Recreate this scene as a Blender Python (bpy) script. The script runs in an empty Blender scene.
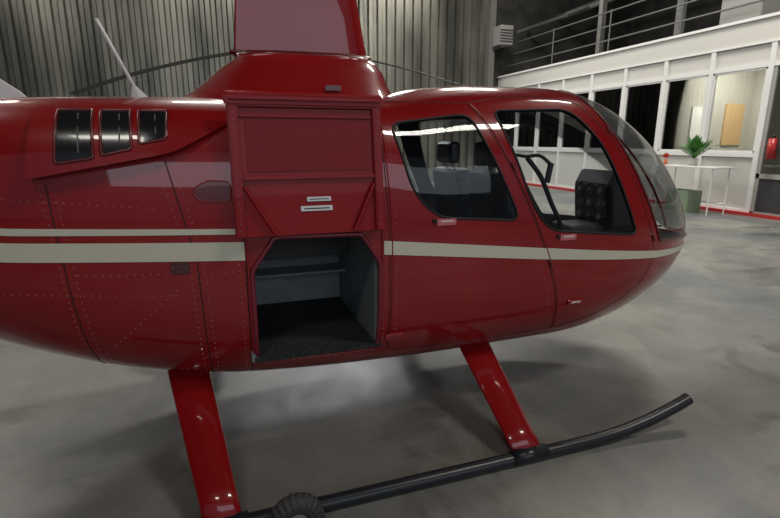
import bpy, bmesh, math, random
from mathutils import Vector, Matrix
random.seed(7)
S=bpy.context.scene
try: S.view_settings.view_transform='Standard'; S.view_settings.look='None'
except Exception: pass
COL=S.collection

# ---------------------------------------------------------------- materials
def mat(name,col=(.5,.5,.5),rough=.5,metal=0,coat=0,emit=None,es=1,spec=.5):
    m=bpy.data.materials.new(name); m.use_nodes=True
    b=m.node_tree.nodes['Principled BSDF']
    b.inputs['Base Color'].default_value=(*col,1); b.inputs['Roughness'].default_value=rough
    b.inputs['Metallic'].default_value=metal; b.inputs['Coat Weight'].default_value=coat
    b.inputs['Coat Roughness'].default_value=.03
    b.inputs['Specular IOR Level'].default_value=spec
    if emit: b.inputs['Emission Color'].default_value=(*emit,1); b.inputs['Emission Strength'].default_value=es
    return m
def noise_mat(name,c1,c2,scale=3,detail=6,rough=(.3,.5),metal=0,bump=0,stretch=(1,1,1),coat=0,lo=.35,hi=.65,spec=.5):
    m=mat(name,c1,.5,metal,coat,spec=spec); nt=m.node_tree; N=nt.nodes; L=nt.links; b=N['Principled BSDF']
    tc=N.new('ShaderNodeTexCoord'); mp=N.new('ShaderNodeMapping'); mp.inputs['Scale'].default_value=stretch
    n=N.new('ShaderNodeTexNoise'); n.inputs['Scale'].default_value=scale; n.inputs['Detail'].default_value=detail
    L.new(tc.outputs['Object'],mp.inputs[0]); L.new(mp.outputs[0],n.inputs['Vector'])
    r=N.new('ShaderNodeValToRGB'); r.color_ramp.elements[0].position=lo; r.color_ramp.elements[1].position=hi
    r.color_ramp.elements[0].color=(*c1,1); r.color_ramp.elements[1].color=(*c2,1)
    L.new(n.outputs['Fac'],r.inputs[0]); L.new(r.outputs[0],b.inputs['Base Color'])
    mr=N.new('ShaderNodeMapRange'); mr.inputs[3].default_value=rough[0]; mr.inputs[4].default_value=rough[1]
    L.new(n.outputs['Fac'],mr.inputs[0]); L.new(mr.outputs[0],b.inputs['Roughness'])
    if bump:
        bp=N.new('ShaderNodeBump'); bp.inputs['Strength'].default_value=bump; bp.inputs['Distance'].default_value=.02
        L.new(n.outputs['Fac'],bp.inputs['Height']); L.new(bp.outputs[0],b.inputs['Normal'])
    return m
RED=noise_mat('red_paint',(.255,.004,.006),(.29,.006,.008),1.5,2,(.30,.36),coat=1.0,spec=.2)
REDD=mat('red_trim_and_shade',(.12,.004,.006),.35,coat=.4)  # dark red for trim, also for the shade inside the air scoop
CREAM=mat('cream_stripe',(.66,.62,.48),.3,coat=.6)
INT=mat('cabin_lining',(.035,.036,.04),.7)
GREY=noise_mat('compartment_grey',(.19,.21,.22),(.25,.27,.28),4,3,(.5,.6))
CARP=noise_mat('carpet',(.010,.011,.011),(.030,.032,.031),60,4,(.9,1),bump=.3)
BLK=mat('black_rubber',(.012,.012,.013),.55)
SKID=mat('skid_black',(.014,.016,.02),.32)
LEATH=noise_mat('seat_leather',(.018,.018,.02),(.045,.045,.05),30,3,(.35,.5))
WHITE=mat('white_paint',(.75,.75,.74),.35)
PANEL=mat('white_panel',(.58,.57,.53),.45)
STEEL=mat('steel',(.45,.45,.45),.3,metal=1)
GRILL=mat('grille_dark',(.012,.012,.015),.18,coat=.4)
def glass(name,tint=(.9,.95,.95),refl=1.0,haze=0):
    m=bpy.data.materials.new(name); m.use_nodes=True; nt=m.node_tree; N=nt.nodes; L=nt.links
    for n in list(N): N.remove(n)
    o=N.new('ShaderNodeOutputMaterial'); t=N.new('ShaderNodeBsdfTransparent'); t.inputs[0].default_value=(*tint,1)
    g=N.new('ShaderNodeBsdfGlossy'); g.inputs['Roughness'].default_value=.02
    f=N.new('ShaderNodeFresnel'); f.inputs[0].default_value=1.5
    x=N.new('ShaderNodeMixShader'); mu=N.new('ShaderNodeMath'); mu.operation='MULTIPLY'; mu.inputs[1].default_value=refl
    mu.use_clamp=True
    L.new(f.outputs[0],mu.inputs[0]); L.new(mu.outputs[0],x.inputs[0]); L.new(t.outputs[0],x.inputs[1]); L.new(g.outputs[0],x.inputs[2]); L.new(x.outputs[0],o.inputs[0])
    return m
GLASS=glass('canopy_glass',(.95,.975,.98),.8)
OGLASS=glass('office_glass',(.85,.88,.88),1.2)

# ---------------------------------------------------------------- helpers
def empty(name,loc=(0,0,0)):
    e=bpy.data.objects.new(name,None); e.location=loc; COL.objects.link(e); return e
def mk(name,verts,faces,mats,parent=None,smooth=False,fm=None):
    me=bpy.data.meshes.new(name); me.from_pydata(verts,[],faces)
    for m in (mats if isinstance(mats,(list,tuple)) else [mats]): me.materials.append(m)
    if fm:
        for p,i in zip(me.polygons,fm): p.material_index=i
    if smooth:
        for p in me.polygons: p.use_smooth=True
    me.update(); o=bpy.data.objects.new(name,me); COL.objects.link(o)
    if parent: o.parent=parent
    return o
def frombm(name,bm,mats,parent=None,smooth=False):
    me=bpy.data.meshes.new(name); bm.to_mesh(me); bm.free()
    for m in (mats if isinstance(mats,(list,tuple)) else [mats]): me.materials.append(m)
    if smooth:
        for p in me.polygons: p.use_smooth=True
    o=bpy.data.objects.new(name,me); COL.objects.link(o)
    if parent: o.parent=parent
    return o
def box(name,lo,hi,m,parent=None,bev=0,rot=None):
    c=[(a+b)/2 for a,b in zip(lo,hi)]; d=[abs(b-a) for a,b in zip(lo,hi)]
    bm=bmesh.new(); bmesh.ops.create_cube(bm,size=1)
    bmesh.ops.scale(bm,vec=d,verts=bm.verts)
    if bev: bmesh.ops.bevel(bm,geom=bm.edges[:],offset=min(bev,min(d)*.45),segments=3,affect='EDGES',profile=.6)
    if rot: bmesh.ops.rotate(bm,matrix=Matrix.Rotation(rot[1],3,rot[0]),verts=bm.verts)
    bmesh.ops.translate(bm,vec=c,verts=bm.verts)
    return frombm(name,bm,m,parent,smooth=False)
def boxes(name,lst,m,parent=None,bev=0):
    bm=bmesh.new()
    for lo,hi in lst:
        r=bmesh.ops.create_cube(bm,size=1); vs=r['verts']
        bmesh.ops.scale(bm,vec=[abs(b-a) for a,b in zip(lo,hi)],verts=vs)
        bmesh.ops.translate(bm,vec=[(a+b)/2 for a,b in zip(lo,hi)],verts=vs)
    if bev: bmesh.ops.bevel(bm,geom=bm.edges[:],offset=bev,segments=2,affect='EDGES')
    return frombm(name,bm,m,parent)
def tube(name,pts,r,m,parent=None,cyc=False,res=4,nurbs=False):
    cu=bpy.data.curves.new(name,'CURVE'); cu.dimensions='3D'; cu.bevel_depth=r; cu.bevel_resolution=res; cu.use_fill_caps=True
    sets=pts if isinstance(pts[0][0],(list,tuple,Vector)) else [pts]
    for P in sets:
        sp=cu.splines.new('POLY'); sp.points.add(len(P)-1)
        for q,p in zip(sp.points,P): q.co=(*p,1)
        sp.use_cyclic_u=cyc; sp.use_smooth=True
    cu.materials.append(m)
    tmp=bpy.data.objects.new('tmp',cu); COL.objects.link(tmp)
    dg=bpy.context.evaluated_depsgraph_get(); dg.update()
    me=bpy.data.meshes.new_from_object(tmp.evaluated_get(dg)); me.name=name
    bpy.data.objects.remove(tmp); 
    for p in me.polygons: p.use_smooth=True
    o=bpy.data.objects.new(name,me); COL.objects.link(o)
    if parent: o.parent=parent
    return o
def sm(P,n=8):
    out=[]; P=[Vector(p) for p in P]
    for i in range(len(P)-1):
        p0=P[max(i-1,0)];p1=P[i];p2=P[i+1];p3=P[min(i+2,len(P)-1)]
        for k in range(n):
            t=k/n
            out.append(.5*((2*p1)+(p2-p0)*t+(2*p0-5*p1+4*p2-p3)*t*t+(3*p1-p0-3*p2+p3)*t**3))
    out.append(P[-1]); return out
def cyl(name,p,axis,r,h,m,parent=None,seg=32,r2=None):
    bm=bmesh.new(); bmesh.ops.create_cone(bm,cap_ends=True,segments=seg,radius1=r,radius2=r if r2 is None else r2,depth=h)
    q=Vector((0,0,1)).rotation_difference(Vector(axis)).to_matrix()
    bmesh.ops.rotate(bm,matrix=q,verts=bm.verts); bmesh.ops.translate(bm,vec=p,verts=bm.verts)
    o=frombm(name,bm,m,parent)
    for f in o.data.polygons: f.use_smooth=len(f.vertices)==4
    return o

# ---------------------------------------------------------------- fuselage surface
def herm(tab,x):
    n=len(tab)
    if x<=tab[0][0]: return tab[0][1]
    if x>=tab[-1][0]: return tab[-1][1]
    d=[(tab[i+1][1]-tab[i][1])/(tab[i+1][0]-tab[i][0]) for i in range(n-1)]
    def tan(i):
        if i==0: return d[0]
        if i==n-1: return 0
        a,b=d[i-1],d[i]
        return 0 if a*b<=0 else 2*a*b/(a+b)
    for i in range(n-1):
        if x<=tab[i+1][0]:
            h=tab[i+1][0]-tab[i][0]; t=(x-tab[i][0])/h
            return (2*t**3-3*t*t+1)*tab[i][1]+(t**3-2*t*t+t)*h*tan(i)+(-2*t**3+3*t*t)*tab[i+1][1]+(t**3-t*t)*h*tan(i+1)
X0,XN=1.9,3.33
TOP=[(-6,1.62),(-3,1.66),(-1.6,1.74),(-1.0,1.79),(-.3,1.81),(.4,1.82),(.8,1.84),(1.1,1.90),(1.4,1.925),(1.9,1.93)]
BOT=[(-6,1.46),(-3,1.28),(-1.8,.98),(-1.3,.76),(-1.02,.63),(-.79,.54),(-.42,.43),(.07,.35),(.6,.32),(1.2,.305),(1.9,.31)]
WID=[(-6,.07),(-3,.17),(-1.8,.38),(-1.2,.54),(-.7,.64),(0,.69),(.5,.70),(1.9,.70)]
ZC=[(-6,1.54),(-3,1.46),(-1.6,1.3),(-.8,1.1),(0,.98),(.8,.93),(1.9,.93),(XN,.93)]
NU=[(-6,2),(-2,2.2),(-1.2,3.2),(-.6,4.2),(.6,4.2),(1.1,3.1),(1.9,3.0),(2.7,2.5),(XN,2.1)]
NL=[(-6,2),(-2,2.1),(-1,2.5),(0,3),(1.9,2.8),(XN,2.1)]
def sec(x):
    if x<=X0: t,b,w=herm(TOP,x),herm(BOT,x),herm(WID,x)
    else:
        u=min((x-X0)/(XN-X0),1); k=max(1-u*u,0)
        t=.93+1.0*k**.80; b=.93-.62*k**.66; w=.70*max(1-u**2.2,0)**.55
    return t,b,w,herm(ZC,x),herm(NU,x),herm(NL,x)
def hw(x,z):
    t,b,w,c,nu,nl=sec(x)
    if z>=c: s=(z-c)/max(t-c,1e-5); n=nu
    else: s=(c-z)/max(c-b,1e-5); n=nl
    s=min(s,1); return w*max(1-s**n,0)**(1/n)
XS=[-6+i*.2 for i in range(22)]+[-1.6+i*.05 for i in range(70)]
XS+= [X0+(XN-X0)*math.sin(math.pi/2*i/44) for i in range(0,44)]+[X0+(XN-X0)*.99985]
NR=128
GRID=[]
for x in XS:
    t,b,w,c,nu,nl=sec(x); ring=[]
    for j in range(NR):
        a=2*math.pi*(j+.5)/NR; ca,sa=math.cos(a),math.sin(a)
        if sa>=0: n=nu; h=t-c
        else: n=nl; h=c-b
        r=(abs(ca)**n+abs(sa)**n)**(-1/n)
        ring.append(Vector((x,w*ca*r,c+h*sa*r)))
    GRID.append(ring)
def surf_bm(x0=-9,x1=9,z0=-9,z1=9,side=0):
    bm=bmesh.new(); vm={}
    def V(i,j):
        j%=NR
        if (i,j) not in vm: vm[i,j]=bm.verts.new(GRID[i][j])
        return vm[i,j]
    for i in range(len(XS)-1):
        if XS[i+1]<x0 or XS[i]>x1: continue
        for j in range(NR):
            q=[GRID[i][j],GRID[i+1][j],GRID[i+1][(j+1)%NR],GRID[i][(j+1)%NR]]
            zz=[p.z for p in q]; yy=sum(p.y for p in q)
            if max(zz)<z0 or min(zz)>z1: continue
            if side and yy*side<0: continue
            bm.faces.new([V(i,j+1),V(i+1,j+1),V(i+1,j),V(i,j)])
    if x0<-6 and side==0:
        bm.faces.new([V(0,j) for j in reversed(range(NR))])
        bm.faces.new([V(len(XS)-1,j) for j in range(NR)])
    f0=max(bm.faces,key=lambda f:abs(f.calc_center_median().y)); f0.normal_update()
    if f0.normal.y*f0.calc_center_median().y<0: bmesh.ops.reverse_faces(bm,faces=bm.faces)
    bm.normal_update(); return bm
def rpoly(P,r,seg=5):
    out=[]; n=len(P)
    rs=r if isinstance(r,(list,tuple)) else [r]*n
    for i in range(n):
        p=Vector(P[i]); a=Vector(P[i-1])-p; b=Vector(P[(i+1)%n])-p
        rr=min(rs[i],a.length*.45,b.length*.45)
        if rr<1e-4: out.append(p); continue
        s=p+a.normalized()*rr; e=p+b.normalized()*rr
        for k in range(seg+1):
            t=k/seg; out.append(s*(1-t)**2+p*2*t*(1-t)+e*t*t)
    A=sum(out[i-1].x*out[i].y-out[i].x*out[i-1].y for i in range(len(out)))
    if A<0: out.reverse()
    return out
def cutin(bm,poly,side):
    xs=[p.x for p in poly]; zs=[p.y for p in poly]; fs=[]
    for f in bm.faces:
        if len(f.verts)>40: continue
        vx=[v.co.x for v in f.verts]; vz=[v.co.z for v in f.verts]
        if max(vx)<min(xs) or min(vx)>max(xs) or max(vz)<min(zs) or min(vz)>max(zs): continue
        if side and f.calc_center_median().y*side<0: continue
        fs.append(f)
    n=len(poly)
    for i in range(n):
        a=poly[i]; b=poly[(i+1)%n]; d=b-a
        if d.length<1e-6: continue
        no=Vector((d.y,0,-d.x)).normalized(); co=Vector((a.x,0,a.y))
        geom=set(fs)
        for f in fs: geom.update(f.edges); geom.update(f.verts)
        r=bmesh.ops.bisect_plane(bm,geom=list(geom),dist=1e-6,plane_co=co,plane_no=no)
        fs=[g for g in r['geom'] if isinstance(g,bmesh.types.BMFace) and (g.calc_center_median()-co).dot(no)<0]
    return fs

W1=rpoly([(.80,1.685),(1.25,1.74),(1.51,1.185),(1.02,1.225),(.89,1.36)],[.06,.06,.07,.12,.12])
W2=rpoly([(1.40,1.76),(1.90,1.78),(2.07,1.60),(2.36,1.05),(1.70,1.12),(1.58,1.27)],[.05,.08,.2,.07,.12,.1])
WS=rpoly([(2.06,1.86),(2.60,.99),(3.5,.90),(3.5,2.3),(2.06,2.3)],[0,.05,0,0,0])
HATCH=rpoly([(.10,.56),(.71,.55),(.715,1.02),(.62,1.165),(.21,1.175),(.10,1.02)],.02,3)
heli=empty('helicopter')
def build_shell(parent,paint,glassm,with_hatch,nm='fuselage_shell'):
    bm=surf_bm()
    for P in (W1,W2):
        for s in (-1,1):
            for f in cutin(bm,P,s): f.material_index=1
    for f in cutin(bm,WS,0): f.material_index=1
    if with_hatch:
        bmesh.ops.delete(bm,geom=cutin(bm,HATCH,-1),context='FACES')
    bm.normal_update()
    lin=bm.copy()
    bmesh.ops.delete(lin,geom=[f for f in lin.faces if f.material_index==1],context='FACES')
    for v in lin.verts: v.co-=v.normal*.018
    bmesh.ops.reverse_faces(lin,faces=lin.faces)
    for f in lin.faces:f.material_index=0
    frombm(nm,bm,[paint,glassm],parent,True)
    frombm(nm+'_lining',lin,INT,parent,True)
build_shell(heli,RED,GLASS,True)

def surfpts(P,side,off=.003): return [(p[0],side*(hw(p[0],p[1])+off),p[1]) for p in P]
def dens(P,n=12,cyc=False):
    out=[]; Q=list(P)+([P[0]] if cyc else [])
    for a,b in zip(Q[:-1],Q[1:]):
        L=math.hypot(a[0]-b[0],a[1]-b[1]); k=max(1,int(L/.03))
        for i in range(k): out.append((a[0]+(b[0]-a[0])*i/k,a[1]+(b[1]-a[1])*i/k))
    if not cyc: out.append(tuple(Q[-1]))
    return out
# window gaskets
for s in (-1,1):
    for nmn,P in (('rear_window_gasket',W1),('front_window_gasket',W2)):
        tube(nmn,surfpts(dens(P,cyc=True),s,.001),.006,BLK,heli,True,2)
ws=[(2.60-.54*i/24,.99+.87*i/24) for i in range(25)]
tt=sec(2.06)[0]
ws2=[(2.06,1.86+(tt-1.86)*(1-(1-i/20)**3)) for i in range(1,21)]
R=surfpts(ws+ws2,-1,.002); Lp=[(a,-b,c) for a,b,c in reversed(R)]
low=[(2.60+(XN-.003-2.60)*(1-(1-i/24)**2),.99-.055*(1-(1-i/24)**2)) for i in range(25)]
tube('windscreen_gasket',[R+Lp[1:], surfpts(low,-1,.002), surfpts(low,1,.002)],.008,REDD,heli,False,2)
cp=[(x,0,sec(x)[0]+.002) for x in [2.06+(XN-.002-2.06)*math.sin(math.pi/2*i/30) for i in range(31)]]
tube('windscreen_center_post',cp,.009,RED,heli,False,3)

def patch(name,poly,side,off,m,parent=heli,rim=None,offf=None,r=.01,smooth=False):
    P=rpoly(poly,r) if not isinstance(poly[0],Vector) else poly
    xs=[p.x for p in P]; zs=[p.y for p in P]
    bm=surf_bm(min(xs)-.01,max(xs)+.01,min(zs)-.01,max(zs)+.01,side)
    ins=set(cutin(bm,P,side))
    bmesh.ops.delete(bm,geom=[f for f in bm.faces if f not in ins],context='FACES')
    bm.normal_update()
    for v in bm.verts:
        if offf: v.co.y+=side*offf(v.co)
        else: v.co+=v.normal*off
    for f in bm.faces: f.smooth=True
    if rim is not None:
        be=[e for e in bm.edges if e.is_boundary]
        old=set(bm.faces)
        for e in be: e.smooth=False
        r_=bmesh.ops.extrude_edge_only(bm,edges=be)
        for v in [g for g in r_['geom'] if isinstance(g,bmesh.types.BMVert)]: v.co.y-=side*rim
        for f in bm.faces:
            if f not in old: f.smooth=False
    return frombm(name,bm,m,parent,False)
def herm2(t,x):
    if x<=t[0][0]: return t[0][1]
    for a,b in zip(t[:-1],t[1:]):
        if x<=b[0]: return a[1]+(b[1]-a[1])*(x-a[0])/(b[0]-a[0])
    return t[-1][1]
def stripe(name,tab_lo,tab_hi,x0,x1,m):
    n=int((x1-x0)/.02)
    for s in (-1,1):
        v=[];f=[]
        for i in range(n+1):
            x=x0+(x1-x0)*i/n; a=herm2(tab_lo,x); b=herm2(tab_hi,x)
            for k in range(4):
                z=a+(b-a)*k/3; v.append((x,s*(hw(x,z)+.0025),z))
        for i in range(n):
            for k in range(3): q=[i*4+k,i*4+4+k,i*4+5+k,i*4+1+k]; f.append(q if s<0 else q[::-1])
        mk(name,v,f,m,heli,True)
LO=[(-3,1.30),(-1.5,1.17),(-.83,1.12),(.07,1.075),(.73,1.055),(1.65,.96),(2.6,.88),(3.3,.86)]
HI=[(-3,1.38),(-1.5,1.25),(-.83,1.20),(.07,1.16),(.73,1.125),(1.65,1.025),(2.6,.925),(3.3,.885)]
stripe('wide_stripe_rear',LO,HI,-3,.075,CREAM)
stripe('wide_stripe_front',LO,HI,.735,3.22,CREAM)
stripe('thin_stripe',[(-3,1.41),(-1.5,1.285),(-.83,1.23),(.07,1.195)],[(-3,1.44),(-1.5,1.315),(-.83,1.26),(.07,1.22)],-3,.075,CREAM)

# door seams
RD=[(.735,1.80),(.745,1.5),(.765,1.15),(.765,.55),(.80,.50),(1.3,.475),(1.84,.49)]
MID=[(1.27,1.80),(1.33,1.70),(1.50,1.38),(1.66,1.06),(1.76,.8),(1.82,.58),(1.84,.49)]
FD=[(1.84,.49),(2.15,.56),(2.42,.70),(2.52,.82),(2.53,.98),(2.24,1.50),(2.02,1.78),(1.92,1.83),(1.6,1.845),(1.27,1.80)]
TP=[(.735,1.80),(1.0,1.80),(1.27,1.80)]
def sm2(P): return [(v.x,v.z) for v in sm([(a,0,b) for a,b in P],10)]
seams=[];
for s in (-1,1):
    for P in (RD,MID,FD,TP): seams.append(surfpts(sm2(P) if P in(MID,FD) else dens(P),s,-.001))
    for P in ([(-.67,1.44),(-.64,1.0),(-.60,.52)],[(-.22,1.52),(-.13,1.1),(-.11,.42)],[(.06,1.65),(.075,1.2),(.075,.40)],[(-1.05,1.6),(-1.05,.68)]):
        seams.append(surfpts(dens(P),s,-.001))
tube('panel_seams',seams,.0032,mat('seam',(.04,.004,.005),.5),heli,False,1)
lips=[]
for s in (-1,1):
    lips.append(surfpts([(a+.014,b) for a,b in sm2(MID)],s,.001))
    lips.append(surfpts([(a+.014,b) for a,b in dens(RD[:4])],s,.001))
tube('door_edge_lips',lips,.004,RED,heli,False,2)
hg=[]
for s in (-1,1):
    for x,z in ((1.47,1.47),(1.72,.93),(2.16,1.66),(2.52,1.02)):
        hg.append(surfpts([(x-.012,z+.022),(x+.012,z-.022)],s,.004))
tube('door_hinges',hg,.008,REDD,heli,False,2)

# rivets
rv=[];rf=[]
def rivet(x,z,s,r=.0045):
    y=hw(x,z); e=.004
    dx=(hw(x+e,z)-y)/e; dz=(hw(x,z+e)-y)/e
    n=Vector((-dx,1,-dz)).normalized(); n.y*=s
    c=Vector((x,s*y,z)); u=n.cross(Vector((0,0,1))).normalized(); v=n.cross(u)
    b=len(rv)
    for rr,h in ((r,0),(r*.7,.002)):
        for k in range(6):
            a=k*math.pi/3; rv.append(c+u*rr*math.cos(a)+v*rr*math.sin(a)+n*h)
    for k in range(6): rf.append((b+k,b+(k+1)%6,b+6+(k+1)%6,b+6+k))
    rf.append(tuple(b+6+k for k in range(6)))
def rivline(P,sp=.03):
    for a,b in zip(P[:-1],P[1:]):
        L=math.hypot(a[0]-b[0],a[1]-b[1]); k=max(1,int(L/sp))
        for i in range(k):
            for s in (-1,1): rivet(a[0]+(b[0]-a[0])*i/k,a[1]+(b[1]-a[1])*i/k,s)
for P in ([(-.69,1.42),(-.62,.54)],[(-.64,1.42),(-.57,.53)],[(-.25,1.5),(-.16,1.1),(-.14,.44)],[(-.19,1.5),(-.10,1.1),(-.08,.44)],
          [(.045,1.6),(.05,.42)],[(-.6,.62),(-.2,.98)],[(-.60,.58),(-.16,.50)],[(-1.1,1.0),(-.2,.93)],[(-1.1,1.40),(-.25,1.32)],[(-.08,.46),(.05,.44)],
          [(.72,1.2),(.74,.5)],[(.80,1.05),(.80,.55)],[(.80,.47),(1.8,.46)],[(1.62,1.04),(1.74,.7),(1.79,.55)],[(1.68,1.04),(1.80,.7),(1.86,.53)],[(1.86,.53),(2.18,.60),(2.40,.72)],[(.1,.52),(.7,.50)],[(-.6,1.05),(.05,1.02)],
          [(1.29,1.80),(1.37,1.66),(1.54,1.34),(1.68,1.07)],[(2.30,1.50),(2.52,1.08)],[(.78,1.6),(.80,1.18)],[(-.1,1.50),(.04,1.52)]):
    rivline(P)
mk('rivets',rv,rf,mat('rivet',(.34,.09,.09),.2,coat=.6),heli)

# upper intake fairings with dark screens
FP=rpoly([(-.72,1.455),(-.18,1.555),(.09,1.70),(.07,1.735),(-.68,1.765)],[.01,.05,.01,.01,.03])
def fo(c): return .008+.052*max(0,min(1,(.09-c.x)/.35))
for s in (-1,1):
    patch('intake_fairing',FP,s,.05,RED,rim=.16,offf=fo)
    for P in ([(-.61,1.515),(-.475,1.535),(-.475,1.725),(-.60,1.725)],[(-.445,1.545),(-.335,1.57),(-.335,1.725),(-.445,1.725)],[(-.305,1.59),(-.205,1.61),(-.195,1.725),(-.305,1.725)]):
        pp=rpoly(P,.012)
        patch('intake_screen',pp,s,0,GRILL,offf=lambda c:fo(c)+.0015)
        tube('intake_screen_rim',[(p[0],s*(hw(p[0],p[1])+fo(Vector((p[0],0,0)))+.001),p[1]) for p in dens(pp,cyc=True)],.006,REDD,heli,True,2)
        xm=P[0][0]+(P[1][0]-P[0][0])*.62
        tube('intake_screen_bar',[(xm,s*(hw(xm,z)+fo(Vector((xm,0,0)))+.002),z) for z in (P[1][1]+.02,1.63,1.71)],.003,mat('bar_grey',(.10,.10,.11),.4),heli,False,1)
    patch('air_scoop',rpoly([(-.13,1.39),(-.09,1.345),(.035,1.34),(.035,1.43),(-.07,1.435)],.03),s,.003,REDD)  # flush patch; the shade of the recess is put into its dark red
    tube('air_scoop_lip',surfpts(dens(rpoly([(-.13,1.39),(-.09,1.345),(.035,1.34),(.035,1.43),(-.07,1.435)],.03),cyc=True),s,.001),.004,RED,heli,True,2)
    patch('belly_vent',rpoly([(-.24,1.03),(-.16,1.03),(-.16,1.085),(-.24,1.085)],.004),s,.003,REDD)
    tube('belly_vent_slats',[surfpts([(-.235,z),(-.165,z)],s,.004) for z in (1.04,1.05,1.06,1.07,1.08)],.002,GRILL,heli,False,1)

# compartment behind the hatch
box('compartment_floor',(.09,-.66,.55),(.73,.19,.575),CARP,heli)
box('compartment_back',(.09,.17,.55),(.73,.19,1.25),GREY,heli)
box('compartment_side_front',(.700,-.645,.55),(.735,.18,1.2),GREY,heli)
box('compartment_side_rear',(.075,-.645,.55),(.10,.18,1.2),GREY,heli)
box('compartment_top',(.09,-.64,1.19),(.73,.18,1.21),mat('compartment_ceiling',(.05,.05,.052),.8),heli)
box('compartment_upper_block',(.10,-.10,.93),(.70,.17,1.19),mat('block_dark',(.05,.052,.055),.6),heli,.01)  # darker box across the upper back of the compartment
box('compartment_ledge',(.10,-.02,.80),(.70,.17,.815),GREY,heli,.005)
scr=[]
for z in (.66,.74,.82,.90,.98,1.06):
    for y in (-.6,-.42,-.2): scr.append(((.697,y-.004,z-.004),(.702,y+.004,z+.004)))
boxes('compartment_screws',scr,STEEL,heli)
HFR=mat('hatch_frame_red',(.20,.012,.03),.4,coat=.4)
tube('hatch_frame',surfpts(dens(HATCH,cyc=True),-1,.002),.012,HFR,heli,True,3)
patch_frame=[(.085,.53),(.725,.525),(.728,1.19),(.085,1.19)]
tube('hatch_outer_edge',surfpts(dens(patch_frame,cyc=True),-1,.002),.006,RED,heli,True,2)

# raised hatch door: hangs in front of the flank
dn=empty('hatch_door'); dn.parent=heli
yb,yt=-.742,-.675
def hd(name,x0,x1,z0,z1,t0,t1,m,bev=.004):
    bm=bmesh.new(); bmesh.ops.create_cube(bm,size=1)
    for v in bm.verts:
        x=x0 if v.co.x<0 else x1; z=z0 if v.co.z<0 else z1; t=t0 if v.co.y<0 else t1
        y=yb+(yt-yb)*(z-1.19)/(1.77-1.19)-t
        v.co=(x,y,z)
    bmesh.ops.recalc_face_normals(bm,faces=bm.faces)
    bmesh.ops.bevel(bm,geom=bm.edges[:],offset=bev,segments=2,affect='EDGES')
    frombm(name,bm,m,dn)
DOORR=noise_mat('hatch_door_red',(.27,.006,.008),(.30,.008,.010),2,2,(.4,.5),coat=.12,spec=.2)
hd('skin',.04,.725,1.185,1.79,-.012,0,DOORR)
hd('frame_rear',.045,.085,1.19,1.785,0,.022,DOORR)
hd('frame_front',.68,.72,1.19,1.785,0,.022,DOORR)
hd('frame_top',.03,.735,1.745,1.80,0,.030,DOORR,.01)
hd('ledge',.05,.715,1.772,1.782,.02,.042,DOORR,.003)
hd('rib_upper',.085,.68,1.70,1.712,0,.014,DOORR)
hd('rib_lower',.085,.68,1.435,1.455,0,.020,DOORR)
hd('recess_panel',.11,.66,1.47,1.69,0,.005,mat('recess_red',(.23,.006,.008),.5,coat=.08,spec=.2))
hd('label_white',.36,.47,1.335,1.355,0,.006,WHITE,.001)
hd('label_wide',.33,.475,1.292,1.315,0,.006,WHITE,.001)
hd('label_text',.345,.46,1.301,1.306,.005,.007,BLK,.0005)
hd('label_text_small',.37,.46,1.343,1.347,.005,.007,BLK,.0005)
def dpt(x,z,t): return (x,yb+(yt-yb)*(z-1.19)/.58-t,z)
tube('stay_rear',[dpt(.09,1.41,.02),dpt(.21,1.20,.02)],.009,DOORR,dn)
tube('stay_front',[dpt(.675,1.41,.02),dpt(.575,1.20,.02)],.009,DOORR,dn)
tube('hinge_line',[dpt(.04,1.795,.012),dpt(.725,1.795,.012)],.012,DOORR,dn)
dr=[]
for i in range(19):
    z=1.22+.53*i/18
    for x in (.065,.70): dr.append((x,z))
boxes('frame_screws',[((x-.004,dpt(x,z,.025)[1],z-.004),(x+.004,dpt(x,z,.015)[1],z+.004)) for x,z in dr if z<1.75],mat('screw_red',(.30,.07,.07),.25,coat=.5),dn)

# mast fairing base (dome)
def loftz(name,rows,m,parent,n=64,e=2.6,smooth=True,cap=True):
    v=[];f=[]
    for z,xa,xb,w,ee in rows:
        cx=(xa+xb)/2; a=(xb-xa)/2
        for k in range(n):
            t=2*math.pi*k/n; c,s=math.cos(t),math.sin(t)
            r=(abs(c)**ee+abs(s)**ee)**(-1/ee)
            v.append((cx+a*c*r,w*s*r,z))
    for i in range(len(rows)-1):
        for k in range(n): f.append((i*n+k,i*n+(k+1)%n,(i+1)*n+(k+1)%n,(i+1)*n+k))
    if cap: f.append(tuple(range((len(rows)-1)*n,len(rows)*n))); f.append(tuple(reversed(range(n))))
    o=mk(name,v,f,m,parent,smooth)
    for p in o.data.polygons:
        if len(p.vertices)>4: p.use_smooth=False
    return o
loftz('mast_fairing_base',[(1.70,-.30,1.10,.50,2.5),(1.79,-.22,1.04,.46,2.6),(1.84,-.13,.99,.42,2.7),(1.90,-.05,.955,.36,2.8),(1.96,.02,.93,.32,3),(2.01,.09,.90,.28,3),(2.035,.115,.88,.25,3)],RED,heli)
loftz('mast_collar',[(2.03,.11,.875,.20,2.4),(2.06,.12,.87,.19,2.4)],REDD,heli)
def pyl(name,rows,m,parent):
    v=[];f=[];n=48
    for z,xa,xb,w in rows:
        for k in range(n):
            t=2*math.pi*k/n; u=(1+math.cos(t))/2
            q=1-u; th=w*2.6*(.2969*math.sqrt(max(q,0))-.126*q-.3516*q*q+.2843*q**3-.1015*q**4)/.26*.5
            th=max(th,.012) if 0<q<1 else 0.0
            v.append((xa+(xb-xa)*u,(th if math.sin(t)>=0 else -th),z))
    for i in range(len(rows)-1):
        for k in range(n): f.append((i*n+k,i*n+(k+1)%n,(i+1)*n+(k+1)%n,(i+1)*n+k))
    f.append(tuple(range((len(rows)-1)*n,len(rows)*n))); f.append(tuple(reversed(range(n))))
    return mk(name,v,f,m,parent,True)
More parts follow.
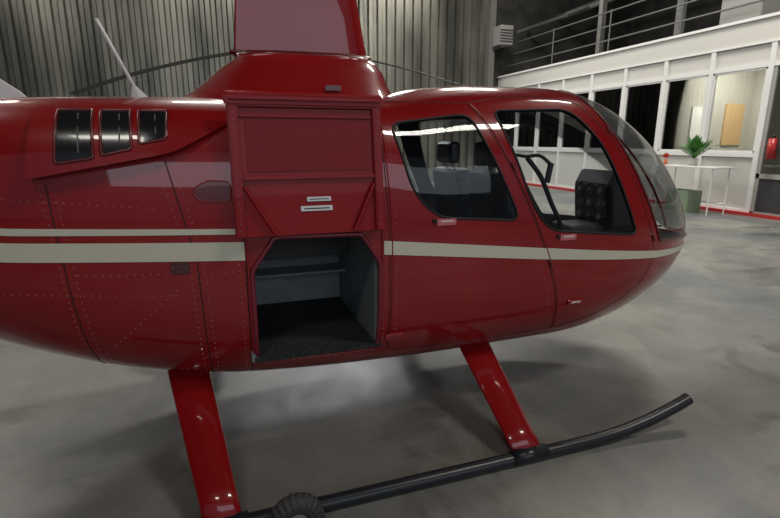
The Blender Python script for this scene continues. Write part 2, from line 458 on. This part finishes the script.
pyl('mast_pylon',[(2.05,.11,.865,.14),(2.07,.115,.86,.14),(2.2,.125,.835,.135),(2.6,.16,.76,.12),(3.0,.22,.68,.10)],RED,heli)
pyl('pylon_flange',[(2.055,.09,.885,.165),(2.075,.09,.885,.165),(2.08,.10,.875,.15)],REDD,heli)
cyl('rotor_mast',(.46,0,3.1),(0,0,1),.045,.4,STEEL,heli)
box('rotor_hub',(.26,-.09,3.22),(.66,.09,3.34),STEEL,heli,.03)
def blade(name,hub,ang,L,ch,drop,m,parent,r0=.25):
    v=[];f=[];n=24; d=Vector((math.cos(ang),math.sin(ang),0)); p=Vector((-d.y,d.x,0))
    for i in range(n+1):
        s=r0+(L-r0)*i/n; z=drop(s); c=ch*(.35+.65*min(1,(s-r0)/.5))
        for u,h in ((-.3,0),(-.22,.035),(.1,.05),(.7,0),(.1,-.03),(-.22,-.03)):
            q=Vector(hub)+d*s+p*(u*c)+Vector((0,0,z+h*c)); v.append(q)
    for i in range(n):
        for k in range(6): f.append((i*6+k,i*6+(k+1)%6,i*6+6+(k+1)%6,i*6+6+k))
    f.append(tuple(range(5,-1,-1))); f.append(tuple(range(n*6,n*6+6)))
    return mk(name,v,f,m,parent)
BLADE=mat('blade_grey',(.02,.02,.022),.55)
for a in (0,math.pi): blade('main_rotor_blade',(.46,0,3.28),a+math.radians(4),5.0,.25,lambda s:.0-.006*s*s,BLADE,heli)

# antennas on the cowling
def antenna(name,base,tip,wb,m,parent):
    b=Vector(base);t=Vector(tip);v=[]
    for p,a,h in ((b,wb,.02),(b+(t-b)*.16,wb*.22,.008),(t,.008,.004)):
        v+=[p+Vector((-a,0,0)),p+Vector((0,-h,0)),p+Vector((a,0,0)),p+Vector((0,h,0))]
    f=[]
    for i in range(2):
        for k in range(4): f.append((i*4+k,i*4+(k+1)%4,i*4+4+(k+1)%4,i*4+4+k))
    f+= [(3,2,1,0),(8,9,10,11)]
    return mk(name,v,f,m,parent)
antenna('whip_antenna',(-.335,-.25,1.80),(-.49,-.20,2.15),.040,WHITE,heli)
mk('fin_antenna',[(-1.10,-.008,1.78),(-.84,-.008,1.78),(-.90,-.008,1.84),(-1.02,-.008,1.93),(-1.10,-.008,1.93),(-1.10,.008,1.78),(-.84,.008,1.78),(-.90,.008,1.84),(-1.02,.008,1.93),(-1.10,.008,1.93)],
   [(0,1,2,3,4),(9,8,7,6,5),(0,5,6,1),(1,6,7,2),(2,7,8,3),(3,8,9,4),(4,9,5,0)],WHITE,heli)

# tail
mk('vertical_fin',[(-5.6,-.02,1.5),(-6.1,-.02,2.5),(-6.45,-.01,2.5),(-6.1,-.01,1.5),(-6.3,-.01,.95),(-5.95,-.02,.95)]+[(-5.6,.02,1.5),(-6.1,.02,2.5),(-6.45,.01,2.5),(-6.1,.01,1.5),(-6.3,.01,.95),(-5.95,.02,.95)],
   [(0,1,2,3),(0,3,4,5),(9,8,7,6),(11,10,9,6),(0,6,7,1),(1,7,8,2),(2,8,9,3),(3,9,10,4),(4,10,11,5),(5,11,6,0)],RED,heli)
box('horizontal_stabilizer',(-5.6,-.6,1.52),(-5.3,.6,1.55),RED,heli,.01)
blade('tail_rotor_blade',(-5.9,.16,1.55),0,.75,.12,lambda s:0,BLADE,heli,.05)
blade('tail_rotor_blade',(-5.9,.16,1.55),math.pi,.75,.12,lambda s:0,BLADE,heli,.05)
cyl('tail_rotor_shaft',(-5.9,.09,1.55),(0,1,0),.03,.2,STEEL,heli)

# landing gear
def leg(name,top,bot,c0,c1,th,m):
    v=[];f=[];n=28
    T=Vector(top);B=Vector(bot); ax=(B-T).normalized(); side=Vector((1,0,0)); nn=ax.cross(side).normalized()
    for i in range(9):
        t=i/8; p=T+(B-T)*t; c=c0+(c1-c0)*t
        for k in range(n):
            a=2*math.pi*k/n; ca,sa=math.cos(a),math.sin(a)
            v.append(p+side*(c/2*ca)+nn*(th/2*sa*(1-.35*(-ca if ca<0 else 0))))
    for i in range(8):
        for k in range(n): f.append((i*n+k,i*n+(k+1)%n,(i+1)*n+(k+1)%n,(i+1)*n+k))
    f.append(tuple(range(n))); f.append(tuple(range(8*n,9*n)))
    mk(name,v,f,m,heli,True)
for s in (-1,1):
    leg('front_leg_fairing',(1.42,s*.22,.47),(1.385,s*1.075,.055),.22,.165,.065,RED)
    leg('rear_leg_fairing',(-.27,s*.22,.52),(-.10,s*1.075,.055),.21,.155,.065,RED)
    sp=sm([(-.80,s*1.09,.034),(0,s*1.09,.034),(1.3,s*1.09,.034),(1.85,s*1.09,.040),(2.12,s*1.09,.075),(2.32,s*1.09,.125),(2.44,s*1.09,.165)],8)
    tube('skid_tube',sp,.034,SKID,heli,False,6)
    for x in (1.385,-.10):
        cyl('skid_clamp',(x,s*1.09,.040),(1,0,0),.039,.20,SKID,heli)
    tube('skid_wear_shoe',[(.45,s*1.09,.030),(1.1,s*1.09,.030)],.030,SKID,heli)

# door hardware
PINK=mat('label_pink',(.60,.16,.16),.5)
for s in (-1,1):
    for x,z,nm in ((1.93,.675,'front_door_latch'),(.80,.60,'rear_door_latch')):
        y=s*(hw(x,z)+.006)
        box(nm,(x-.05,y-.006,z-.016),(x+.05,y+.006,z+.016),RED,heli,.005)
        box(nm+'_pull',(x-.03,y+s*.004-.003,z-.006),(x+.035,y+s*.004+.003,z+.006),PANEL if x>1 else REDD,heli,.002)
    for x,z in ((1.075,1.205),(1.83,1.08)):
        y=s*(hw(x,z)+.004)
        box('emergency_label',(x-.055,y-.002,z-.022),(x+.05,y+.002,z+.012),PINK,heli)
        box('emergency_label_text',(x-.035,y+s*.002-.001,z-.004),(x+.035,y+s*.002+.001,z+.003),WHITE,heli)
        box('window_knob',(x-.08,y-.008,z-.008),(x-.06,y+.008,z+.012),BLK,heli,.003)
box('baggage_placard',(.98,-hw(1.02,.44)-.004,.437),(1.10,-hw(1.02,.44)+.01,.449),REDD,heli)
box('dome_placard',(.52,-.435,1.845),(.60,-.42,1.87),REDD,heli)

# ---------------------------------------------------------------- cabin interior
box('cabin_floor',(.76,-.50,.47),(2.15,.50,.50),INT,heli)
box('cabin_floor_nose',(2.15,-.36,.50),(2.45,.36,.53),INT,heli)
box('rear_bulkhead',(.745,-.52,.5),(.765,.52,1.70),INT,heli)
def seat(name,x,y,h=0):
    e=empty(name); e.parent=heli
    box('seat_base',(x,y-.23,.50),(x+.45,y+.23,.78),INT,e,.02)
    box('seat_cushion',(x,y-.24,.78),(x+.48,y+.24,.89),LEATH,e,.04)
    box('seat_back',(x-.08,y-.23,.86),(x+.03,y+.23,1.42+h),LEATH,e,.045,('Y',math.radians(-8)))
    tube('headrest_posts',[[(x-.06,y-.06,1.36+h),(x-.075,y-.06,1.48+h)],[(x-.06,y+.06,1.36+h),(x-.075,y+.06,1.48+h)]],.007,STEEL,e)
    box('headrest',(x-.13,y-.12,1.45+h),(x-.04,y+.12,1.60+h),LEATH,e,.04)
for y in (-.28,.28):
    seat('rear_seat',.96,y); seat('front_seat',1.62,y)
box('center_console',(2.32,-.12,.50),(2.66,.12,1.02),INT,heli,.03)
bm=bmesh.new()
prof=[(2.60,.98),(2.58,1.10),(2.56,1.30),(2.61,1.40),(2.72,1.38),(2.82,1.20),(2.82,.98)]
vs=[]
for y,k_ in ((-.20,.86),(-.17,1),(.17,1),(.20,.86)):
    vs.append([bm.verts.new((2.68+(a-2.68)*k_,y,1.18+(b_-1.18)*k_)) for a,b_ in prof])
for i in range(3):
    for j in range(len(prof)): bm.faces.new([vs[i][j],vs[i][(j+1)%7],vs[i+1][(j+1)%7],vs[i+1][j]])
bm.faces.new(vs[0]); bm.faces.new(vs[3][::-1]); bmesh.ops.recalc_face_normals(bm,faces=bm.faces)
bmesh.ops.bevel(bm,geom=bm.edges[:],offset=.008,segments=2,affect='EDGES')
frombm('instrument_panel',bm,mat('panel_black',(.02,.02,.022),.4),heli)
DIAL=mat('dial_face',(.16,.16,.16),.3)
for i in range(3):
    for j in range(3):
        cyl('instrument_dial',(2.572-.006*j,-.105+.105*i,1.07+.095*j),(1,0,-.1),.042,.02,GRILL,heli,24)
        cyl('instrument_face',(2.561-.006*j,-.105+.105*i,1.07+.095*j),(1,0,-.1),.011 if (i+j)%2 else .02,.01,DIAL,heli,12)
tube('cyclic_stick',sm([(2.36,0,.60),(2.34,0,.95),(2.22,0,1.18),(2.12,0,1.36),(2.00,0,1.49)],8),.017,BLK,heli)
tube('cyclic_crossbar',sm([(1.93,-.36,1.46),(1.96,-.2,1.51),(1.99,0,1.50),(1.96,.2,1.51),(1.93,.36,1.46)],8),.012,BLK,heli)
for y in (-.36,.36): tube('cyclic_grip',[(1.93,y,1.47),(1.91,y,1.35)],.018,BLK,heli)
tube('collective_lever',[(1.6,-.05,.62),(1.95,-.05,.92)],.018,BLK,heli)
tube('headset_band',sm([(1.57,-.39,1.20),(1.55,-.38,1.34),(1.55,-.30,1.40),(1.55,-.22,1.34),(1.57,-.21,1.20)],6),.008,BLK,heli)
for y in (-.39,-.21): cyl('headset_cup',(1.57,y,1.19),(0,1,0),.045,.04,BLK,heli)
tube('seat_belt',sm([(1.60,-.42,1.5),(1.72,-.40,1.15),(1.85,-.40,.9)],6),.012,BLK,heli)

# ---------------------------------------------------------------- ground wheel
gw=empty('ground_handling_wheel')
def torus(name,c,R,r,m,parent,axis='Y'):
    v=[];f=[];n,k=96,14
    for i in range(n):
        a=2*math.pi*i/n
        for j in range(k):
            b=2*math.pi*j/k; rr=R+r*math.cos(b)+(0.004 if ((i//2)%2 and math.cos(b)>.2) else 0)
            v.append((c[0]+rr*math.cos(a),c[1]+r*1.15*math.sin(b),c[2]+rr*math.sin(a)))
    for i in range(n):
        for j in range(k): f.append((i*k+j,i*k+(j+1)%k,((i+1)%n)*k+(j+1)%k,((i+1)%n)*k+j))
    return mk(name,v,f,m,parent,False)
TY=mat('tyre_rubber',(.03,.03,.032),.6)
torus('tyre',(.185,-1.235,.113),.071,.038,TY,gw)
cyl('wheel_rim',(.185,-1.235,.113),(0,1,0),.050,.05,STEEL,gw)
cyl('wheel_axle',(.185,-1.16,.113),(0,1,0),.012,.15,STEEL,gw)
box('wheel_bracket',(.145,-1.14,.03),(.225,-1.12,.14),SKID,gw,.005)

# ---------------------------------------------------------------- second helicopter
h2=empty('helicopter.001')
WP=mat('white_gloss',(.6,.6,.58),.3,coat=.5)
g=empty('body_group'); g.parent=h2
build_shell(g,WP,GLASS,False,'body_shell')
k=.8; g.scale=(k,k,k); g.location=(1.0-.46*k,5.0,.0)
pyl('mast_pylon',[(1.45,.72,1.20,.12),(2.0,.78,1.15,.10),(2.75,.86,1.08,.07)],WP,h2).location=(0,5,0)
cyl('rotor_mast',(1.0,5,2.85),(0,0,1),.035,.3,STEEL,h2)
box('rotor_hub',(.86,4.93,2.90),(1.14,5.07,3.0),STEEL,h2,.02)
blade('rotor_blade',(1,5,2.96),math.radians(150),3.7,.2,lambda s:-.05*s-.03*s*s,BLADE,h2)
blade('rotor_blade',(1,5,2.96),math.radians(-30),3.7,.2,lambda s:-.10*s-.045*s*s,BLADE,h2)
for s in (-1,1):
    tube('skid_tube',sm([(-.8,5+s*.85,.03),(1.5,5+s*.85,.03),(1.9,5+s*.85,.08),(2.1,5+s*.85,.15)]),.03,SKID,h2)
    for x in (.3,1.4): tube('skid_leg',[(x,5+s*.2,.36),(x,5+s*.85,.05)],.03,WP,h2)

# ---------------------------------------------------------------- hangar
FL=mat('concrete_floor',(.3,.3,.3),.3); nt=FL.node_tree; N=nt.nodes; L=nt.links; b=N['Principled BSDF']
tc=N.new('ShaderNodeTexCoord')
def nz(sc,de,ro,dist=0):
    n=N.new('ShaderNodeTexNoise'); n.inputs['Scale'].default_value=sc; n.inputs['Detail'].default_value=de; n.inputs['Roughness'].default_value=ro; n.inputs['Distortion'].default_value=dist
    L.new(tc.outputs['Object'],n.inputs['Vector']); return n
def ramp(n,a,b_,ca,cb):
    r=N.new('ShaderNodeValToRGB'); r.color_ramp.elements[0].position=a; r.color_ramp.elements[1].position=b_
    r.color_ramp.elements[0].color=(*ca,1); r.color_ramp.elements[1].color=(*cb,1); L.new(n.outputs['Fac'],r.inputs[0]); return r
def mul(a,b_,mode='MULTIPLY'):
    mx=N.new('ShaderNodeMix'); mx.data_type='RGBA'; mx.blend_type=mode; mx.inputs[0].default_value=1
    L.new(a.outputs[0],mx.inputs[6]); L.new(b_.outputs[0],mx.inputs[7])
    class O: outputs=[mx.outputs[2]]
    return O
n1=nz(.45,7,.6); n2=nz(3.0,10,.7); n3=nz(1.1,8,.65,1.2); n4=nz(.8,3,.5,.6); n5=nz(14,6,.75)
c=mul(mul(ramp(n1,.40,.56,(.155,.165,.172),(.25,.245,.225)),ramp(n2,.3,.7,(.80,.79,.77),(1.08,1.08,1.08))),ramp(n3,.36,.47,(.64,.62,.58),(1,1,1)))
c=mul(c,ramp(n4,.48,.52,(1,1,1),(.85,.86,.88)))
c=mul(c,ramp(n5,.32,.42,(.82,.81,.79),(1,1,1)))
L.new(c.outputs[0],b.inputs['Base Color'])
mr=N.new('ShaderNodeMapRange'); mr.inputs[1].default_value=.3; mr.inputs[2].default_value=.7; mr.inputs[3].default_value=.28; mr.inputs[4].default_value=.52; L.new(n3.outputs['Fac'],mr.inputs[0]); L.new(mr.outputs[0],b.inputs['Roughness'])
bp=N.new('ShaderNodeBump'); bp.inputs['Strength'].default_value=.08; bp.inputs['Distance'].default_value=.01; L.new(n2.outputs['Fac'],bp.inputs['Height']); L.new(bp.outputs[0],b.inputs['Normal'])
box('floor',(-16,-14,-.1),(18,16.2,0),FL)

CORR=noise_mat('corrugated_steel',(.10,.10,.09),(.26,.255,.22),1.0,5,(.28,.42),metal=.75,stretch=(1,1,.25))
def corrug(name,x0,x1,y,z0,z1,pitch,dep,m):
    v=[];f=[];x=x0;pr=[]
    while x<x1:
        pr+=[(x,0),(x+pitch*.35,0),(x+pitch*.48,dep),(x+pitch*.87,dep)]; x+=pitch
    pr.append((x1,0)); pr=[p for p in pr if p[0]<=x1]
    for a,d in pr: v+=[(a,y-d,z0),(a,y-d,z1)]
    for i in range(len(pr)-1): f.append((2*i,2*i+2,2*i+3,2*i+1))
    return mk(name,v,f,m)
corrug('wall_back',-16,10.5,15.7,0,10,.35,.10,CORR)
DARK=mat('dark_steel',(.035,.035,.035),.6)
DW=noise_mat('dark_cladding',(.02,.02,.02),(.045,.043,.038),2,4,(.6,.7))
box('wall_left',(-16.2,-14,0),(-16,16,10),DW)
box('wall_right',(17.5,-14,0),(17.7,16,10),DW)
box('wall_back_annex',(10.5,15.75,0),(17.6,15.9,10),DW)
box('ceiling',(-16.2,-14,10),(17.7,16.2,10.2),DW)
box('roof_column',(10.35,15.35,0),(10.6,15.7,10),mat('column_grey',(.14,.14,.13),.5))
tr=[]
for x,z in ((12.2,6.0),(13.6,6.6),(15.2,7.2)):
    tr.append([(x,-6,z),(x,15.6,z)])
for y in (0,3,6,9,12,15): tr.append([(11.3,y,5.7),(17.4,y,7.9)])
tube('roof_trusses',tr,.07,mat('truss_grey',(.08,.08,.075),.5),None,False,2)

of=empty('wall_office')
X=11.0; mods=[-3.0,-1.7,-.4,.9,2.2,3.4,4.75,6.1,7.4,8.75,10.1,11.45,12.8,14.15,15.6]
boxes('fascia',[((X,-3,3.62),(X+.12,15.65,4.10))],PANEL,of)
boxes('coping',[((X-.05,-3,4.10),(X+.2,15.65,4.16)),((X-.03,-3,3.60),(X,15.65,3.64))],WHITE,of)
mul_=[((X-.02,y-.055,0),(X+.10,y+.055,3.62)) for y in mods]
rails=[((X-.015,-3,3.12),(X+.09,15.65,3.22)),((X-.015,-3,1.26),(X+.09,3.4,1.36)),((X-.015,4.75,1.26),(X+.09,15.65,1.36)),((X-.015,-3,0),(X+.09,3.4,.12)),((X-.015,4.75,0),(X+.09,15.65,.12))]
boxes('mullions_and_rails',mul_+rails,WHITE,of)
pan=[]
for a,b_ in zip(mods[:-1],mods[1:]):
    pan.append(((X+.03,a+.05,3.2),(X+.07,b_-.05,3.62)))
    if not abs(a-3.4)<.01: pan.append(((X+.03,a+.05,.1),(X+.07,b_-.05,1.28)))
boxes('infill_panels',pan,PANEL,of)
wi=0
for a,b_ in zip(mods[:-1],mods[1:]):
    if abs(a-3.4)<.01: continue
    wi+=1
    w=empty('window_%d'%wi)
    box('pane',(X+.04,a+.05,1.34),(X+.05,b_-.05,3.14),OGLASS,w)
    boxes('sash',[((X+.0,a+.055,1.36),(X+.08,a+.10,3.12)),((X+.0,b_-.10,1.36),(X+.08,b_-.055,3.12)),((X,a+.055,1.36),(X+.08,b_-.055,1.40)),((X,a+.055,3.08),(X+.08,b_-.055,3.12))],WHITE,w)
d=empty('door_1')
box('pane',(X+.04,3.47,.9),(X+.05,4.68,3.1),OGLASS,d)
boxes('frame',[((X,3.46,0),(X+.08,3.54,3.12)),((X,4.62,0),(X+.08,4.70,3.12)),((X,3.46,.82),(X+.08,4.70,.92)),((X,3.46,0),(X+.08,4.70,.1))],mat('door_frame',(.35,.34,.32),.4),d)
box('kick_panel',(X+.03,3.5,.1),(X+.06,4.66,.85),mat('door_dark',(.05,.05,.055),.4),d)
tube('handle',[(X-.04,3.6,1.05),(X-.04,3.6,1.35)],.015,STEEL,d)
OW=mat('office_interior_wall',(.42,.40,.35),.8); OD=mat('office_dark_wall',(.09,.085,.08),.8)
oi=empty('office_interior')
box('back_wall',(14.2,-3,0),(14.3,15.6,4.0),OW,oi)
box('office_ceiling',(11.13,-3,3.9),(14.3,15.6,4.0),OW,oi)
box('end_wall_south',(11.13,-3.1,0),(14.3,-3,4.0),OW,oi)
for y in (4.75,7.4,11.45): box('cross_wall',(11.15,y-.04,0),(14.2,y+.04,3.9),OW,oi)
box('poster_board',(13.2,7.32,1.5),(13.9,7.36,2.6),mat('poster_beige',(.50,.33,.16),.7),oi)
box('wall_poster',(12.0,7.32,1.6),(12.6,7.36,2.5),mat('poster_white',(.7,.7,.66),.7),oi)
boxes('cabinets',[((13.6,8.0,0),(14.18,10.6,2.1)),((13.7,3.0,0),(14.18,4.4,1.9))],OD,oi,.01)
box('desk',(12.2,5.1,.72),(13.0,7.0,.77),OW,oi)
for i,(y,e) in enumerate(((6.1,160),(9.4,30),(13.5,24),(3.0,10),(0,30))):
    l=bpy.data.lights.new('office_light','AREA'); l.energy=e; l.size=1.2; l.shape='RECTANGLE'; l.size_y=.3; l.color=(1,.95,.86)
    o=bpy.data.objects.new('office_lamp',l); o.location=(12.6,y,3.85); COL.objects.link(o); o.parent=oi
box('trim_1',(10.90,-3,0),(10.985,15.6,.07),mat('red_trim',(.45,.03,.03),.4))
rl=[]
for z in (4.55,4.95,5.35): rl.append([(11.3,-3,z),(11.3,15.6,z)])
for y in (2.5,4.9,7.4,9.9,12.6): rl.append([(11.3,y,4.15),(11.3,y,5.4)])
tube('railing',rl,.022,mat('railing_grey',(.11,.11,.105),.4),None,False,2)
cols=[]
for y in (10.6,7.7): cols.append(((11.5,y-.08,4.1),(11.66,y+.08,8)))
boxes('steel_columns',cols,mat('column_dark',(.14,.14,.13),.5))
box('ventilation_duct',(11.6,5.6,4.1),(12.3,6.6,6.2),mat('duct_white',(.28,.28,.26),.5),None,.03)
ac=empty('air_conditioner')
box('housing',(10.45,14.7,5.2),(11.0,15.3,5.9),mat('ac_grey',(.25,.25,.24),.5),ac,.03)
boxes('louvers',[((10.43,14.68,5.3+.1*i),(11.0,14.70,5.34+.1*i)) for i in range(5)],DARK,ac)
box('bracket',(10.5,15.0,5.1),(10.6,15.4,5.2),DARK,ac)

tb=empty('table')
box('top',(9.95,4.85,1.02),(10.55,6.35,1.06),WHITE,tb,.01)
tube('legs',[[(10.0,y,1.03),(10.0,y,0.012)] for y in (4.92,6.28)]+[[(10.5,y,1.03),(10.5,y,0.012)] for y in (4.92,6.28)]+[[(10.0,4.92,.25),(10.5,4.92,.25)],[(10.0,6.28,.25),(10.5,6.28,.25)],[(10.5,4.92,.25),(10.5,6.28,.25)]],.014,WHITE,tb)
pp=empty('potted_plant')
cyl('pot',(10.25,5.62,1.14),(0,0,1),.08,.16,PANEL,pp,24,.11)
GRN=noise_mat('leaf_green',(.03,.13,.02),(.08,.25,.04),8,3,(.4,.5))
lv=[];lf=[]
for i in range(80):
    a=random.uniform(0,6.28); el=random.uniform(.65,1.5); L_=random.uniform(.34,.68)
    d_=Vector((math.cos(a)*math.cos(el),math.sin(a)*math.cos(el),math.sin(el))); sd=d_.cross(Vector((0,0,1))).normalized()*.05
    o_=Vector((10.25,5.62,1.21)); b0=len(lv)
    for t,w_ in ((0,.1),(.35,.3),(.7,1),(1,0.05)):
        cc=o_+d_*L_*t+Vector((0,0,-.08*t*t*L_*2)); lv+= [cc-sd*w_,cc+sd*w_]
    for q in range(3): lf.append((b0+2*q,b0+2*q+1,b0+2*q+3,b0+2*q+2))
mk('leaves',lv,lf,GRN,pp)
fl=empty('red_flower_vase')
cyl('vase',(10.10,6.24,1.13),(0,0,1),.05,.14,mat('vase_orange',(.6,.16,.05),.4),fl,24,.035)
lv=[];lf=[]
for i in range(30):
    a=random.uniform(0,6.28); el=random.uniform(.1,1.4); d_=Vector((math.cos(a)*math.cos(el),math.sin(a)*math.cos(el),math.sin(el)))*.12
    o_=Vector((10.10,6.24,1.22)); sd=d_.cross(Vector((0,0,1))).normalized()*.03; b0=len(lv)
    lv+=[o_,o_+d_*.6-sd,o_+d_,o_+d_*.6+sd]; lf.append((b0,b0+1,b0+2,b0+3))
mk('petals',lv,lf,mat('petal_red',(.6,.06,.03),.5),fl)
cr=empty('green_crate')
boxes('crate_walls',[((10.05,5.45,.0),(10.45,6.05,.04)),((10.05,5.45,.04),(10.08,6.05,.5)),((10.42,5.45,.04),(10.45,6.05,.5)),((10.05,5.45,.04),(10.45,5.48,.5)),((10.05,6.02,.04),(10.45,6.05,.5))],mat('crate_green',(.20,.27,.17),.6),cr,.004)
fe=empty('fire_extinguisher')
cyl('cylinder',(10.85,4.35,1.45),(0,0,1),.09,.42,mat('ext_red',(.4,.02,.02),.3),fe)
cyl('valve',(10.85,4.35,1.70),(0,0,1),.03,.08,BLK,fe)
tube('hose',sm([(10.85,4.35,1.72),(10.82,4.25,1.66),(10.82,4.24,1.4)]),.012,BLK,fe)
box('bracket',(10.9,4.3,1.35),(11.0,4.4,1.5),STEEL,fe)

# ---------------------------------------------------------------- lights
def area(name,loc,rot,e,sx,sy,col=(1,1,1)):
    l=bpy.data.lights.new(name,'AREA'); l.shape='RECTANGLE'; l.size=sx; l.size_y=sy; l.energy=e; l.color=col
    o=bpy.data.objects.new(name,l); o.location=loc; o.rotation_euler=rot; COL.objects.link(o); return o
for i,(x,y,e) in enumerate(((-7,3,230),(0,9,440),(8,3,650),(8,11,480),(-7,11,330),(-3,-7,170),(6,-5,300))):
    area('ceiling_lamp',(x,y,9.4),(0,0,0),e,2.4,1.2,(1,.95,.86))
# added key light at the back, throws the belly shadow toward the camera
area('back_key_light',(3.5,14.6,7.5),(math.radians(-58),0,math.radians(6)),330,6.0,2.0,(.95,.97,1))
# added fill light for the near flank, stands in for unseen daylight
area('front_fill_light',(2,-13.5,5),(math.radians(80),0,0),270,14,4,(.80,.89,1))
w=bpy.data.worlds.new('World'); S.world=w; w.use_nodes=True
w.node_tree.nodes['Background'].inputs[0].default_value=(.50,.60,.72,1); w.node_tree.nodes['Background'].inputs[1].default_value=.22

cam=bpy.data.cameras.new('Camera'); cam.lens=490/780*36; cam.sensor_width=36; cam.clip_end=200
co=bpy.data.objects.new('Camera',cam); co.location=(0,-2.95,1.6); co.rotation_euler=(math.radians(76.5),0,math.radians(-18.8)); COL.objects.link(co); S.camera=co
